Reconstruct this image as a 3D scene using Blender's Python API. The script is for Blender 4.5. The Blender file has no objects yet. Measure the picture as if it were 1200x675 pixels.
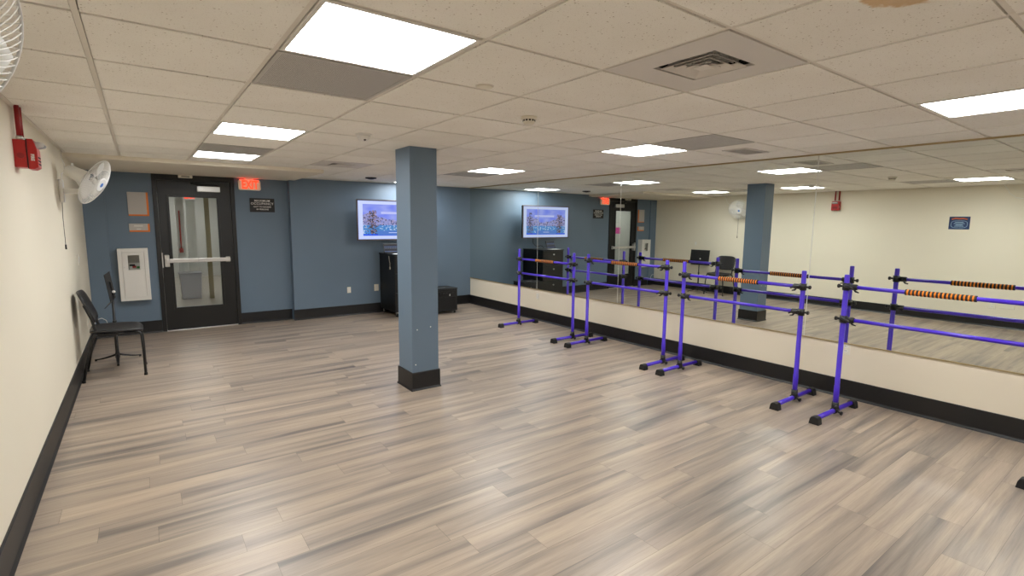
import bpy, bmesh, math, random
from mathutils import Vector, Matrix, noise as mnoise
PI = math.pi
sc = bpy.context.scene
COL = sc.collection
random.seed(7)

# ------------------------------------------------------------------ room measures (metres)
XR, YT, YD, H = 5.820, 8.572, 8.707, 2.268      # mirror wall, TV wall, door wall, ceiling
YB = -3.2                                        # wall behind the camera
GX, GY, GS = 0.460, 2.281, 0.6096                # ceiling grid origin and pitch
BBH = 0.172                                      # baseboard height
MZ0, MZ1 = 0.517, 2.254                          # mirror bottom and top
SOF_Y, SOF_Z, SOF_X = 7.0, 2.225, 2.60           # soffit front, underside, right end

# ------------------------------------------------------------------ materials
def srgb(r, g, b):
    f = lambda c: (c/255/12.92) if c/255 <= 0.04045 else ((c/255+0.055)/1.055)**2.4
    return (f(r), f(g), f(b), 1)
def mat(name, col, rough=0.6, metal=0.0, spec=0.5, noise=0.0, nscale=30, bump=0.0, bscale=200, coat=0.0):
    m = bpy.data.materials.new(name); m.use_nodes = True
    nt = m.node_tree; b = nt.nodes['Principled BSDF']
    b.inputs['Base Color'].default_value = col; b.inputs['Roughness'].default_value = rough
    b.inputs['Metallic'].default_value = metal; b.inputs['Specular IOR Level'].default_value = spec
    b.inputs['Coat Weight'].default_value = coat
    tc = nt.nodes.new('ShaderNodeTexCoord')
    if noise > 0:
        n = nt.nodes.new('ShaderNodeTexNoise'); n.inputs['Scale'].default_value = nscale; n.inputs['Detail'].default_value = 4
        nt.links.new(tc.outputs['Object'], n.inputs['Vector'])
        r = nt.nodes.new('ShaderNodeMapRange'); r.inputs['To Min'].default_value = 1-noise; r.inputs['To Max'].default_value = 1+noise
        nt.links.new(n.outputs['Fac'], r.inputs['Value'])
        mx = nt.nodes.new('ShaderNodeVectorMath'); mx.operation = 'SCALE'; mx.inputs[0].default_value = col[:3]
        nt.links.new(r.outputs['Result'], mx.inputs['Scale']); nt.links.new(mx.outputs['Vector'], b.inputs['Base Color'])
    if bump > 0:
        n = nt.nodes.new('ShaderNodeTexNoise'); n.inputs['Scale'].default_value = bscale; n.inputs['Detail'].default_value = 3
        nt.links.new(tc.outputs['Object'], n.inputs['Vector'])
        bp = nt.nodes.new('ShaderNodeBump'); bp.inputs['Strength'].default_value = bump; bp.inputs['Distance'].default_value = 0.002
        nt.links.new(n.outputs['Fac'], bp.inputs['Height']); nt.links.new(bp.outputs['Normal'], b.inputs['Normal'])
    return m
def emit(name, col, strength):
    m = bpy.data.materials.new(name); m.use_nodes = True; nt = m.node_tree
    b = nt.nodes['Principled BSDF']; b.inputs['Base Color'].default_value = (col[0]*.5, col[1]*.5, col[2]*.5, 1); b.inputs['Roughness'].default_value = .5
    b.inputs['Emission Color'].default_value = col; b.inputs['Emission Strength'].default_value = strength
    return m

M = {}
M['cream'] = mat('cream_paint', srgb(229, 221, 202), .62, noise=.02, nscale=1.5, bump=.15, bscale=260)
M['cream2'] = mat('cream_paint_dado', srgb(229, 219, 198), .6, noise=.02, nscale=1.5, bump=.15, bscale=260)
M['blue'] = mat('slate_blue_paint', srgb(100, 118, 136), .5, noise=.04, nscale=3, bump=.15, bscale=240)
M['black_base'] = mat('black_rubber_base', srgb(17, 16, 17), .42, noise=.12, nscale=18)
M['soffit'] = mat('soffit_paint', srgb(228, 220, 204), .6)
M['tbar'] = mat('ceiling_grid_metal', srgb(226, 220, 210), .45, noise=.03, nscale=4)
M['white_enamel'] = mat('white_enamel', srgb(225, 222, 216), .35)
M['panel_metal'] = mat('pale_sheet_metal', srgb(216, 211, 205), .45, noise=.02, nscale=5)
M['grille_grey'] = mat('grey_perforated_metal', srgb(190, 187, 182), .5)
M['dark'] = mat('dark_void', srgb(16, 15, 15), .8)
M['black'] = mat('black_plastic', srgb(17, 17, 18), .4)
M['blackmatte'] = mat('black_matte', srgb(19, 19, 20), .55, noise=.1, nscale=60)
M['chair_plastic'] = mat('black_textured_plastic', srgb(32, 31, 32), .48, bump=.3, bscale=500)
M['black_metal'] = mat('black_powder_coat', srgb(17, 16, 17), .4)
M['doorblack'] = mat('black_door_paint', srgb(11, 10, 10), .4, noise=.12, nscale=9)
M['steel'] = mat('brushed_steel', srgb(205, 203, 200), .32, metal=.75, noise=.04, nscale=40)
M['purple'] = mat('purple_powder_coat', srgb(68, 36, 192), .32, coat=.2)
M['rubber'] = mat('black_rubber', srgb(24, 24, 24), .6)
M['foam_black'] = mat('charcoal_foam', srgb(38, 36, 38), .85, bump=.3, bscale=300)
M['foam_orange'] = mat('orange_foam', srgb(232, 132, 22), .8, bump=.3, bscale=300)
M['red'] = mat('fire_red_paint', srgb(178, 26, 26), .35)
M['red_pipe'] = mat('fire_red_conduit', srgb(150, 24, 28), .35)
M['lens'] = mat('clear_strobe_lens', srgb(220, 225, 228), .1); M['lens'].node_tree.nodes['Principled BSDF'].inputs['Transmission Weight'].default_value = .25
M['fanwhite'] = mat('white_fan_plastic', srgb(238, 237, 234), .35)
M['fanblade'] = mat('translucent_fan_blade', srgb(216, 214, 208), .3)
M['logoblue'] = mat('blue_badge', srgb(60, 120, 200), .4)
M['white_plate'] = mat('white_switch_plate', srgb(228, 222, 206), .35)
M['signgrey'] = mat('taupe_sign_plate', srgb(182, 177, 172), .45)
M['orange_edge'] = mat('orange_sign_edge', srgb(232, 122, 20), .45)
M['signtext'] = mat('pale_sign_lettering', srgb(214, 210, 204), .5)
M['plateblack'] = mat('black_sign_plate', srgb(20, 20, 21), .4)
M['postblue'] = mat('navy_poster', srgb(30, 55, 100), .4, noise=.2, nscale=20)
M['postpale'] = mat('pale_poster_print', srgb(150, 180, 205), .45)
M['postorange'] = mat('orange_poster_print', srgb(205, 105, 60), .45)
M['bezel'] = mat('bronze_grey_bezel', srgb(92, 84, 84), .32, metal=.4)
M['cabinet'] = mat('black_laminate', srgb(9, 9, 10), .45)
M['cabinet_front'] = mat('charcoal_laminate_front', srgb(20, 20, 20), .4)
M['green'] = mat('green_print', srgb(60, 150, 70), .5)
M['white'] = mat('white_plastic', srgb(232, 230, 226), .4)
M['pink'] = mat('pink_paper', srgb(235, 60, 170), .6)
M['paper'] = mat('white_paper', srgb(232, 232, 228), .6)
M['hall'] = mat('hallway_paint', srgb(220, 221, 216), .5)
M['hallfloor'] = mat('hallway_floor', srgb(176, 168, 156), .22, noise=.1, nscale=5)
M['hallwhite'] = mat('hallway_white_paint', srgb(235, 237, 232), .4)
M['hallolive'] = mat('hallway_beam', srgb(140, 130, 95), .6)
M['binhazed'] = mat('hazed_bin_plastic', srgb(180, 182, 190), .45)  # bin blue paled: haze of the door glass put into the colour
M['strip'] = mat('pale_seam_strip', srgb(214, 214, 208), .4)
M['alu'] = mat('tan_aluminium_channel', srgb(178, 160, 120), .35, metal=.5)
LIGHT = 31.5
M['lamp'] = emit('led_panel_diffuser', (.985, 1.0, 1.0, 1), LIGHT)
M['halllamp'] = emit('hallway_lamp', (1, .98, .95, 1), 13.0)
M['exit_letter'] = emit('exit_sign_letters', (1.0, .055, .015, 1), 1.6)
M['exit_face'] = emit('exit_sign_face', (.85, .42, .26, 1), .42)
M['exit_top'] = emit('exit_sign_lens_edge', (1.0, .06, .03, 1), 9)

# mirror glass: very slightly green silvering
m = bpy.data.materials.new('mirror_glass'); m.use_nodes = True; b = m.node_tree.nodes['Principled BSDF']
b.inputs['Base Color'].default_value = (.80, .835, .79, 1); b.inputs['Metallic'].default_value = 1; b.inputs['Roughness'].default_value = .004
M['mirror'] = m
m = bpy.data.materials.new('clear_glass'); m.use_nodes = True; b = m.node_tree.nodes['Principled BSDF']
b.inputs['Base Color'].default_value = (.93, .96, .95, 1); b.inputs['Transmission Weight'].default_value = 1; b.inputs['Roughness'].default_value = .01; b.inputs['IOR'].default_value = 1.45
M['glass'] = m

def nodes_of(name):
    m = bpy.data.materials.new(name); m.use_nodes = True; return m, m.node_tree, m.node_tree.nodes['Principled BSDF']
class NT:
    """tiny helper to write node maths"""
    def __init__(s, nt): s.nt = nt
    def _in(s, sock, v):
        if hasattr(v, 'links') or hasattr(v, 'is_output'): s.nt.links.new(v, sock)
        else: sock.default_value = v
    def math(s, op, a, b=None, c=None):
        n = s.nt.nodes.new('ShaderNodeMath'); n.operation = op; s._in(n.inputs[0], a)
        if b is not None: s._in(n.inputs[1], b)
        if c is not None: s._in(n.inputs[2], c)
        return n.outputs[0]
    def comb(s, x, y, z=0.0):
        n = s.nt.nodes.new('ShaderNodeCombineXYZ'); s._in(n.inputs[0], x); s._in(n.inputs[1], y); s._in(n.inputs[2], z); return n.outputs[0]
    def white(s, vec):
        n = s.nt.nodes.new('ShaderNodeTexWhiteNoise'); n.noise_dimensions = '3D'; s._in(n.inputs['Vector'], vec); return n
    def noise(s, vec, scale, detail=4, rough=.55, dist=0):
        n = s.nt.nodes.new('ShaderNodeTexNoise'); s._in(n.inputs['Vector'], vec); n.inputs['Scale'].default_value = scale
        n.inputs['Detail'].default_value = detail; n.inputs['Roughness'].default_value = rough; n.inputs['Distortion'].default_value = dist; return n.outputs['Fac']
    def ramp(s, fac, stops):
        n = s.nt.nodes.new('ShaderNodeValToRGB'); s._in(n.inputs[0], fac); e = n.color_ramp.elements
        while len(e) < len(stops): e.new(.5)
        for k, (p, c) in enumerate(stops): e[k].position = p; e[k].color = c if len(c) == 4 else (*c, 1)
        return n.outputs[0]
    def mix(s, fac, a, b, mode='MIX'):
        n = s.nt.nodes.new('ShaderNodeMix'); n.data_type = 'RGBA'; n.blend_type = mode
        s._in(n.inputs[0], fac); s._in(n.inputs[6], a); s._in(n.inputs[7], b); return n.outputs[2]

def floor_material():
    m, nt, b = nodes_of('grey_oak_vinyl_plank'); N = NT(nt)
    tc = nt.nodes.new('ShaderNodeTexCoord'); sp = nt.nodes.new('ShaderNodeSeparateXYZ'); nt.links.new(tc.outputs['Object'], sp.inputs[0])
    x, y = sp.outputs[0], sp.outputs[1]; W, L = .1645, 1.22
    yr = N.math('DIVIDE', N.math('ADD', y, 10*W - 2.42 + 20*W), W); row = N.math('FLOOR', yr); fy = N.math('FRACT', yr)
    rn = N.white(N.comb(row, 3.7, 1.3)).outputs['Value']
    xr = N.math('DIVIDE', N.math('ADD', x, N.math('MULTIPLY_ADD', rn, L, 20.0)), L); colm = N.math('FLOOR', xr); fx = N.math('FRACT', xr)
    pr = N.white(N.comb(row, colm, 5.1)); pv = pr.outputs['Value']
    off = N.math('MULTIPLY', pv, 37.0)
    # long soft streaks, different in each plank
    v1 = N.comb(N.math('MULTIPLY_ADD', x, .62, off), N.math('MULTIPLY_ADD', y, 9.0, off), off)
    streak = N.noise(v1, 1.0, 3, .5, .5)
    v2 = N.comb(N.math('MULTIPLY_ADD', x, 1.5, off), N.math('MULTIPLY_ADD', y, 48.0, off), off)
    fine = N.noise(v2, 1.0, 5, .65, .6)
    v3 = N.comb(N.math('MULTIPLY_ADD', x, 7.0, off), N.math('MULTIPLY', y, 260.0), off)
    hair = N.noise(v3, 1.0, 3, .6)
    base = N.ramp(streak, [(.25, srgb(108, 100, 95)), (.40, srgb(142, 130, 119)), (.52, srgb(164, 148, 132)), (.68, srgb(180, 163, 144))])
    fcol = N.ramp(fine, [(.28, (.66, .65, .65)), (.52, (1, 1, 1)), (.75, (1.10, 1.09, 1.08))])
    c = N.mix(.55, base, fcol, 'MULTIPLY')
    hcol = N.ramp(hair, [(.35, (.86, .86, .86)), (.6, (1.03, 1.03, 1.03))])
    c = N.mix(.7, c, hcol, 'MULTIPLY')
    tone = N.ramp(pv, [(0, (.88, .88, .90)), (.3, (.94, .94, .94)), (.7, (.98, .975, .97)), (1, (1.01, 1.0, .99))])
    c = N.mix(1.0, c, tone, 'MULTIPLY')
    # bevel joints between planks
    ey = N.math('MULTIPLY', N.math('MINIMUM', fy, N.math('SUBTRACT', 1.0, fy)), W)
    ex = N.math('MULTIPLY', N.math('MINIMUM', fx, N.math('SUBTRACT', 1.0, fx)), L)
    e = N.math('MINIMUM', ex, ey)
    j = N.math('LESS_THAN', e, .0011)
    c = N.mix(N.math('MULTIPLY', j, .6), c, srgb(84, 74, 66))
    nt.links.new(c, b.inputs['Base Color'])
    rr = nt.nodes.new('ShaderNodeMapRange'); nt.links.new(fine, rr.inputs['Value']); rr.inputs['To Min'].default_value = .40; rr.inputs['To Max'].default_value = .29
    nt.links.new(rr.outputs['Result'], b.inputs['Roughness'])
    bp = nt.nodes.new('ShaderNodeBump'); bp.inputs['Strength'].default_value = .12; bp.inputs['Distance'].default_value = .001
    nt.links.new(N.math('SUBTRACT', N.math('MULTIPLY', fine, .6), j), bp.inputs['Height']); nt.links.new(bp.outputs['Normal'], b.inputs['Normal'])
    b.inputs['Specular IOR Level'].default_value = .5
    return m
M['floor'] = floor_material()

def tile_material():
    m, nt, b = nodes_of('mineral_fibre_ceiling_tile'); N = NT(nt)
    tc = nt.nodes.new('ShaderNodeTexCoord'); o = tc.outputs['Object']
    sp = nt.nodes.new('ShaderNodeSeparateXYZ'); nt.links.new(o, sp.inputs[0]); x, y = sp.outputs[0], sp.outputs[1]
    big = N.noise(o, 2.2, 2)
    c = N.ramp(big, [(.3, srgb(243, 240, 233)), (.7, srgb(248, 246, 240))])
    ti = N.math('FLOOR', N.math('DIVIDE', N.math('SUBTRACT', x, GX-9*GS), GS)); tj = N.math('FLOOR', N.math('DIVIDE', N.math('SUBTRACT', y, GY-20*GS), GS))
    tv = N.white(N.comb(ti, tj, 2.2)).outputs['Value']
    c = N.mix(1.0, c, N.ramp(tv, [(0, (.955, .95, .945)), (1, (1.03, 1.03, 1.03))]), 'MULTIPLY')
    vo = nt.nodes.new('ShaderNodeTexVoronoi'); vo.inputs['Scale'].default_value = 75; nt.links.new(o, vo.inputs['Vector'])
    sp2 = nt.nodes.new('ShaderNodeSeparateColor'); nt.links.new(vo.outputs['Color'], sp2.inputs[0])
    pit = N.math('MULTIPLY', N.math('LESS_THAN', vo.outputs['Distance'], N.math('MULTIPLY', sp2.outputs[0], .26)), N.math('GREATER_THAN', sp2.outputs[1], .45))
    fis = N.noise(o, 240, 2)
    pit2 = N.math('GREATER_THAN', fis, .66)
    p = N.math('MAXIMUM', pit, N.math('MULTIPLY', pit2, .5))
    c = N.mix(N.math('MULTIPLY', p, .6), c, srgb(150, 132, 110))
    # old water stain on one tile
    dx = N.math('DIVIDE', N.math('SUBTRACT', x, 2.41), .16); dy = N.math('DIVIDE', N.math('SUBTRACT', y, .585), .125)
    d = N.math('SQRT', N.math('ADD', N.math('MULTIPLY', dx, dx), N.math('MULTIPLY', dy, dy)))
    wob = N.noise(o, 22, 5)
    d = N.math('ADD', d, N.math('MULTIPLY', N.math('SUBTRACT', wob, .5), .7))
    st = N.ramp(d, [(.0, (.7, .7, .7)), (.86, (.9, .9, .9)), (1.0, (0, 0, 0))])
    c = N.mix(st, c, srgb(212, 180, 136))
    nt.links.new(c, b.inputs['Base Color']); b.inputs['Roughness'].default_value = .85; b.inputs['Specular IOR Level'].default_value = .2
    bp = nt.nodes.new('ShaderNodeBump'); bp.inputs['Strength'].default_value = .5; bp.inputs['Distance'].default_value = .0015
    nt.links.new(N.math('SUBTRACT', 1.0, p), bp.inputs['Height']); nt.links.new(bp.outputs['Normal'], b.inputs['Normal'])
    return m
M['tile'] = tile_material()

def perforated():
    m, nt, b = nodes_of('grey_perforated_return'); N = NT(nt)
    tc = nt.nodes.new('ShaderNodeTexCoord'); sp = nt.nodes.new('ShaderNodeSeparateXYZ'); nt.links.new(tc.outputs['Object'], sp.inputs[0])
    P = .0065
    fx = N.math('SUBTRACT', N.math('FRACT', N.math('DIVIDE', sp.outputs[0], P)), .5); fy = N.math('SUBTRACT', N.math('FRACT', N.math('DIVIDE', sp.outputs[1], P)), .5)
    d = N.math('SQRT', N.math('ADD', N.math('MULTIPLY', fx, fx), N.math('MULTIPLY', fy, fy)))
    c = N.mix(N.math('LESS_THAN', d, .33), srgb(206, 203, 199), srgb(100, 97, 94))
    nt.links.new(c, b.inputs['Base Color']); b.inputs['Roughness'].default_value = .5
    return m
M['perf'] = perforated()

# ------------------------------------------------------------------ mesh builder
class MB:
    def __init__(s): s.bm = bmesh.new(); s.smooth = []
    def _mi(s, faces, mi, smooth):
        for f in faces: f.material_index = mi; f.smooth = smooth
    def box(s, x0, x1, y0, y1, z0, z1, bev=0.0, mi=0, seg=2, mtx=None):
        r = bmesh.ops.create_cube(s.bm, size=1.0); vs = r['verts']
        for v in vs: v.co = Vector(((x0+x1)/2+v.co.x*(x1-x0), (y0+y1)/2+v.co.y*(y1-y0), (z0+z1)/2+v.co.z*(z1-z0)))
        fs = set(f for v in vs for f in v.link_faces)
        if bev > 0:
            es = set(e for v in vs for e in v.link_edges)
            rr = bmesh.ops.bevel(s.bm, geom=list(es), offset=bev, segments=seg, affect='EDGES', profile=.5, clamp_overlap=True)
            fs = set(rr['faces']) | set(f for f in fs if f.is_valid)
            vs = list(set(v for f in fs for v in f.verts))
        s._mi(fs, mi, False)
        if mtx is not None:
            for v in vs: v.co = mtx @ v.co
        return vs
    def cyl(s, p0, p1, r0, r1=None, seg=20, cap=True, mi=0):
        r1 = r0 if r1 is None else r1
        return s.rev(p0, Vector(p1)-Vector(p0), [(0, r0), (1, r1)], seg, cap, mi, unit=False)
    def rev(s, origin, axis, prof, seg=24, cap=True, mi=0, unit=True, ring_mi=None):
        """surface of revolution; prof = [(distance along axis, radius)]"""
        o = Vector(origin); a = Vector(axis); L = a.length; d = a/L; k = 1.0 if unit else L
        u = d.orthogonal().normalized(); w = d.cross(u)
        rings = []
        for t, r in prof:
            rings.append([s.bm.verts.new(o+d*(t*k)+(u*math.cos(2*PI*i/seg)+w*math.sin(2*PI*i/seg))*max(r, 1e-5)) for i in range(seg)])
        fs = []
        for q in range(len(rings)-1):
            for i in range(seg):
                f = s.bm.faces.new((rings[q][i], rings[q][(i+1) % seg], rings[q+1][(i+1) % seg], rings[q+1][i])); f.smooth = True
                f.material_index = ring_mi[q] if ring_mi else mi; fs.append(f)
        if cap:
            for rg, rev in ((rings[0], True), (rings[-1], False)):
                f = s.bm.faces.new(list(reversed(rg)) if rev else rg); f.material_index = mi
        return fs
    def tube(s, pts, r, seg=12, closed=False, mi=0, cap=True):
        pts = [Vector(p) for p in pts]; n = len(pts)
        rs = r if isinstance(r, (list, tuple)) else [r]*n
        tang = []
        for i in range(n):
            a = pts[(i-1) % n] if (closed or i > 0) else pts[i]; b = pts[(i+1) % n] if (closed or i < n-1) else pts[i]
            tang.append((b-a).normalized())
        u = tang[0].orthogonal().normalized(); rings = []
        for i in range(n):
            u = (u-tang[i]*u.dot(tang[i])).normalized(); w = tang[i].cross(u)
            rings.append([s.bm.verts.new(pts[i]+(u*math.cos(2*PI*k/seg)+w*math.sin(2*PI*k/seg))*rs[i]) for k in range(seg)])
        for i in range(n if closed else n-1):
            A, B = rings[i], rings[(i+1) % n]
            for k in range(seg):
                f = s.bm.faces.new((A[k], A[(k+1) % seg], B[(k+1) % seg], B[k])); f.smooth = True; f.material_index = mi
        if not closed and cap:
            s.bm.faces.new(list(reversed(rings[0]))).material_index = mi; s.bm.faces.new(rings[-1]).material_index = mi
    def prism(s, poly, d0, d1, plane='xz', mi=0, bev=0.0):
        """extrude a 2D outline; plane xz -> along y, yz -> along x, xy -> along z"""
        def P(a, b, c): return {'xz': (a, c, b), 'yz': (c, a, b), 'xy': (a, b, c)}[plane]
        A = [s.bm.verts.new(P(a, b, d0)) for a, b in poly]; B = [s.bm.verts.new(P(a, b, d1)) for a, b in poly]
        n = len(poly); fs = [s.bm.faces.new(A), s.bm.faces.new(list(reversed(B)))]
        for i in range(n): fs.append(s.bm.faces.new((A[i], B[i], B[(i+1) % n], A[(i+1) % n])))
        s._mi(fs, mi, False)
        if bev > 0:
            es = set(e for f in fs[:2] for e in f.edges)
            rr = bmesh.ops.bevel(s.bm, geom=list(es), offset=bev, segments=2, affect='EDGES', clamp_overlap=True)
            for f in rr['faces']: f.material_index = mi
        return fs
    def quad(s, a, b, c, d, mi=0):
        f = s.bm.faces.new([s.bm.verts.new(p) for p in (a, b, c, d)]); f.material_index = mi; return f
    def build(s, name, m, parent=None, loc=None, smooth_angle=None):
        me = bpy.data.meshes.new(name); bmesh.ops.recalc_face_normals(s.bm, faces=s.bm.faces[:]); s.bm.to_mesh(me); s.bm.free()
        for x in (m if isinstance(m, (list, tuple)) else [m]): me.materials.append(x)
        o = bpy.data.objects.new(name, me); COL.objects.link(o)
        if parent is not None: o.parent = parent
        if loc is not None: o.location = loc
        return o
def B(name, m, parent, *a, **k):
    q = MB(); q.box(*a, **k); return q.build(name, m, parent)
def tag(o, label, cat, group=None):
    o['label'] = label; o['category'] = cat
    if group: o['group'] = group
    return o
def thing(name, label, cat, loc=(0, 0, 0), rz=0.0, group=None):
    o = bpy.data.objects.new(name, None); COL.objects.link(o); o.location = loc; o.rotation_euler = (0, 0, rz); o.empty_display_size = .1
    return tag(o, label, cat, group)
def struct(o): o['kind'] = 'structure'; return o
def copy_tree(o, parent=None, **props):
    c = o.copy(); COL.objects.link(c)
    if parent is not None: c.parent = parent
    for k, v in props.items(): c[k] = v
    for ch in list(o.children): copy_tree(ch, c)
    return c
def rrect(x0, x1, z0, z1, r, n=5):
    pts = []
    for cx, cz, a0 in ((x1-r, z1-r, 0), (x0+r, z1-r, 90), (x0+r, z0+r, 180), (x1-r, z0+r, 270)):
        for k in range(n+1):
            a = math.radians(a0+90*k/n); pts.append((cx+r*math.cos(a), cz+r*math.sin(a)))
    return pts
def text_mesh(s, size, extrude=.001, align='CENTER', spacing=1.0, bold=0.0):
    cu = bpy.data.curves.new('lettering', 'FONT'); cu.body = s; cu.size = size; cu.extrude = extrude; cu.align_x = align; cu.align_y = 'CENTER'
    cu.space_character = spacing; cu.offset = bold; cu.resolution_u = 3
    o = bpy.data.objects.new('lettering', cu); COL.objects.link(o); bpy.context.view_layer.update()
    me = bpy.data.meshes.new_from_object(o.evaluated_get(bpy.context.evaluated_depsgraph_get()))
    bpy.data.objects.remove(o); bpy.data.curves.remove(cu)
    return me
def text(name, s, size, loc, facing, m, parent, sx=1.0, spacing=1.0, bold=0.0, extrude=.001, roll=0.0):
    me = text_mesh(s, size, extrude, 'CENTER', spacing, bold)
    rot = {'-y': Matrix.Rotation(PI/2, 4, 'X'), '+x': Matrix.Rotation(PI/2, 4, 'Z') @ Matrix.Rotation(PI/2, 4, 'X'), '-x': Matrix.Rotation(-PI/2, 4, 'Z') @ Matrix.Rotation(PI/2, 4, 'X')}[facing]
    me.transform(Matrix.Translation(loc) @ rot @ Matrix.Rotation(roll, 4, 'Z') @ Matrix.Diagonal((sx, 1, 1, 1)))
    me.materials.clear(); me.materials.append(m); me.name = name
    o = bpy.data.objects.new(name, me); COL.objects.link(o); o.parent = parent
    return o

# ------------------------------------------------------------------ SETTING
T = .12
q = MB(); q.box(-.14, XR+.14, YB-.12, YD+.3, -.1, 0); struct(q.build('floor', M['floor']))
q = MB(); q.box(-T, 0, YB-T, YD+.14, 0, H+.25); struct(q.build('wall_left', M['cream']))
q = MB(); q.box(XR, XR+T, YB-T, YD+.14, 0, H+.25); struct(q.build('wall_right', M['cream2']))
q = MB(); q.box(0, XR, YB-T, YB, 0, H+.25); struct(q.build('wall_front', M['cream']))
# back wall: furred corner, door wall with an opening, TV wall standing a little forward
DX0, DX1, DZ1 = .755, 1.765, 2.225
q = MB()
q.box(0, .232, YD-.03, YD+.14, 0, H+.25); q.box(.232, DX0, YD, YD+.14, 0, H+.25); q.box(DX1, 2.515, YD, YD+.14, 0, H+.25)
q.box(DX0, DX1, YD, YD+.14, DZ1, H+.25); q.box(2.515, XR, YT, YD+.14, 0, H+.25)
struct(q.build('wall_back', M['blue']))
q = MB(); q.box(0, SOF_X, SOF_Y, YD, SOF_Z, H+.05, bev=.004); struct(q.build('trim_1', M['soffit']))
# baseboards: cove profile with a small toe
def bb_prof(t=.011, toe=.024):
    return [(0, 0), (toe, 0), (toe-.004, .007), (t+.001, .02), (t, .03), (t, BBH-.004), (t-.004, BBH), (0, BBH)]
def base_y(name, x, sgn, y0, y1):
    q = MB(); q.prism([(x+sgn*a, b) for a, b in bb_prof()], y0, y1, 'xz'); return struct(q.build(name, M['black_base']))
def base_x(name, y, x0, x1, sgn=-1):
    q = MB(); q.prism([(y+sgn*a, b) for a, b in bb_prof()], x0, x1, 'yz'); return struct(q.build(name, M['black_base']))
base_y('baseboard_left', 0, 1, YB, YD-.03); base_y('baseboard_right', XR, -1, YB, YT)
q = MB()
for y, x0, x1 in ((YD-.03, 0, .24), (YD, .24, DX0-.002), (YD, DX1+.002, 2.504), (YT, 2.504, XR-.012)):
    q.prism([(y-a, b) for a, b in bb_prof()], x0, x1, 'yz')
struct(q.build('baseboard_back', M['black_base']))
base_x('baseboard_front', YB, 0, XR, 1)
# mirror channel and ceiling wall-angle
q = MB(); q.box(XR-.012, XR, YB, YT, MZ0-.010, MZ0); struct(q.build('trim_2', M['alu']))
q = MB(); q.box(XR-.012, XR, YB, YT, MZ1, H-.001)
struct(q.build('trim_3', M['alu']))
q = MB(); q.box(0, .022, YB, SOF_Y, H-.006, H-.001); q.box(SOF_X, XR-.022, YT-.02, YT, H-.006, H-.001); struct(q.build('trim_4', M['tbar']))

# ------------------------------------------------------------------ CEILING: tiles on an exposed grid
LIGHTS = [(1, -1), (1, 3), (1, 6), (6, -3), (6, 1), (6, 5), (6, 9), (1, -5), (6, -7)]
RETURNS = [(1, 0), (1, 5), (6, 0), (6, 6)]
SPECIAL = set(LIGHTS) | set(RETURNS) | {(3, -2), (3, 6)}
q = MB(); g = MB()
for i in range(-1, 9):
    for j in range(-9, 11):
        x0, x1, y0, y1 = GX+i*GS, GX+(i+1)*GS, GY+j*GS, GY+(j+1)*GS
        x0, x1, y0, y1 = max(x0+.012, .001), min(x1-.012, XR-.001), max(y0+.012, YB+.001), min(y1-.012, YD-.001)
        if x1-x0 < .02 or y1-y0 < .02 or (i, j) in SPECIAL: continue
        q.box(x0, x1, y0, y1, H, H+.02)
q.box(-.05, XR+.05, YB-.05, YD+.1, H+.06, H+.1)
struct(q.build('ceiling', M['tile']))
for i in range(0, 9):
    x = GX+i*GS
    g.box(x-.0115, x+.0085, YB, YD, H+.004, H+.007)
for j in range(-8, 11):
    y = GY+j*GS
    g.box(0, XR, y-.0115, y+.0080, H+.0048, H+.0078)
struct(g.build('trim_5', M['tbar']))

def cell(i, j): return GX+i*GS, GX+(i+1)*GS, GY+j*GS, GY+(j+1)*GS
LL = {(1, -1): 'largest lit ceiling panel at the front left, beside a grey return panel',
      (1, 3): 'square lit ceiling panel in the left row, second from the camera',
      (1, 6): 'square lit ceiling panel in the left row nearest the soffit over the door',
      (6, -3): 'square lit ceiling panel cut by the right edge of the photo',
      (6, 1): 'square lit ceiling panel near the mirror, right of the round smoke detector',
      (6, 5): 'square lit ceiling panel near the mirror, just right of the column top',
      (6, 9): 'square lit ceiling panel hard against the TV wall, almost hidden behind the column',
      (1, -5): 'square lit ceiling panel behind the camera in the left row',
      (6, -7): 'square lit ceiling panel behind the camera on the mirror side'}
for (i, j) in LIGHTS:
    x0, x1, y0, y1 = cell(i, j); x0 += .012; x1 -= .012; y0 += .012; y1 -= .012
    if (i, j) == (6, 9): y1 = min(y1, YT-.03)
    t = thing('ceiling_light', LL[(i, j)], 'ceiling light', ((x0+x1)/2, (y0+y1)/2, H), group='square ceiling lights')
    hx, hy = (x1-x0)/2, (y1-y0)/2; w = .018
    f = MB()
    for a in ((-hx, hx, -hy, -hy+w), (-hx, hx, hy-w, hy), (-hx, -hx+w, -hy+w, hy-w), (hx-w, hx, -hy+w, hy-w)): f.box(*a, -.002, .02, bev=.002)
    f.box(-hx, hx, -hy, hy, .02, .045)
    f.build('frame', M['white_enamel'], t)
    B('diffuser', M['lamp'], t, -hx+w, hx-w, -hy+w, hy-w, .003, .012)
RL = {(1, 0): 'flat grey perforated return panel behind the large front left ceiling light',
      (1, 5): 'flat grey perforated return panel before the ceiling light nearest the door',
      (6, 0): 'flat grey perforated return panel beside the small dark vent near the mirror',
      (6, 6): 'flat grey perforated return panel beside the ceiling light right of the column'}
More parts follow.
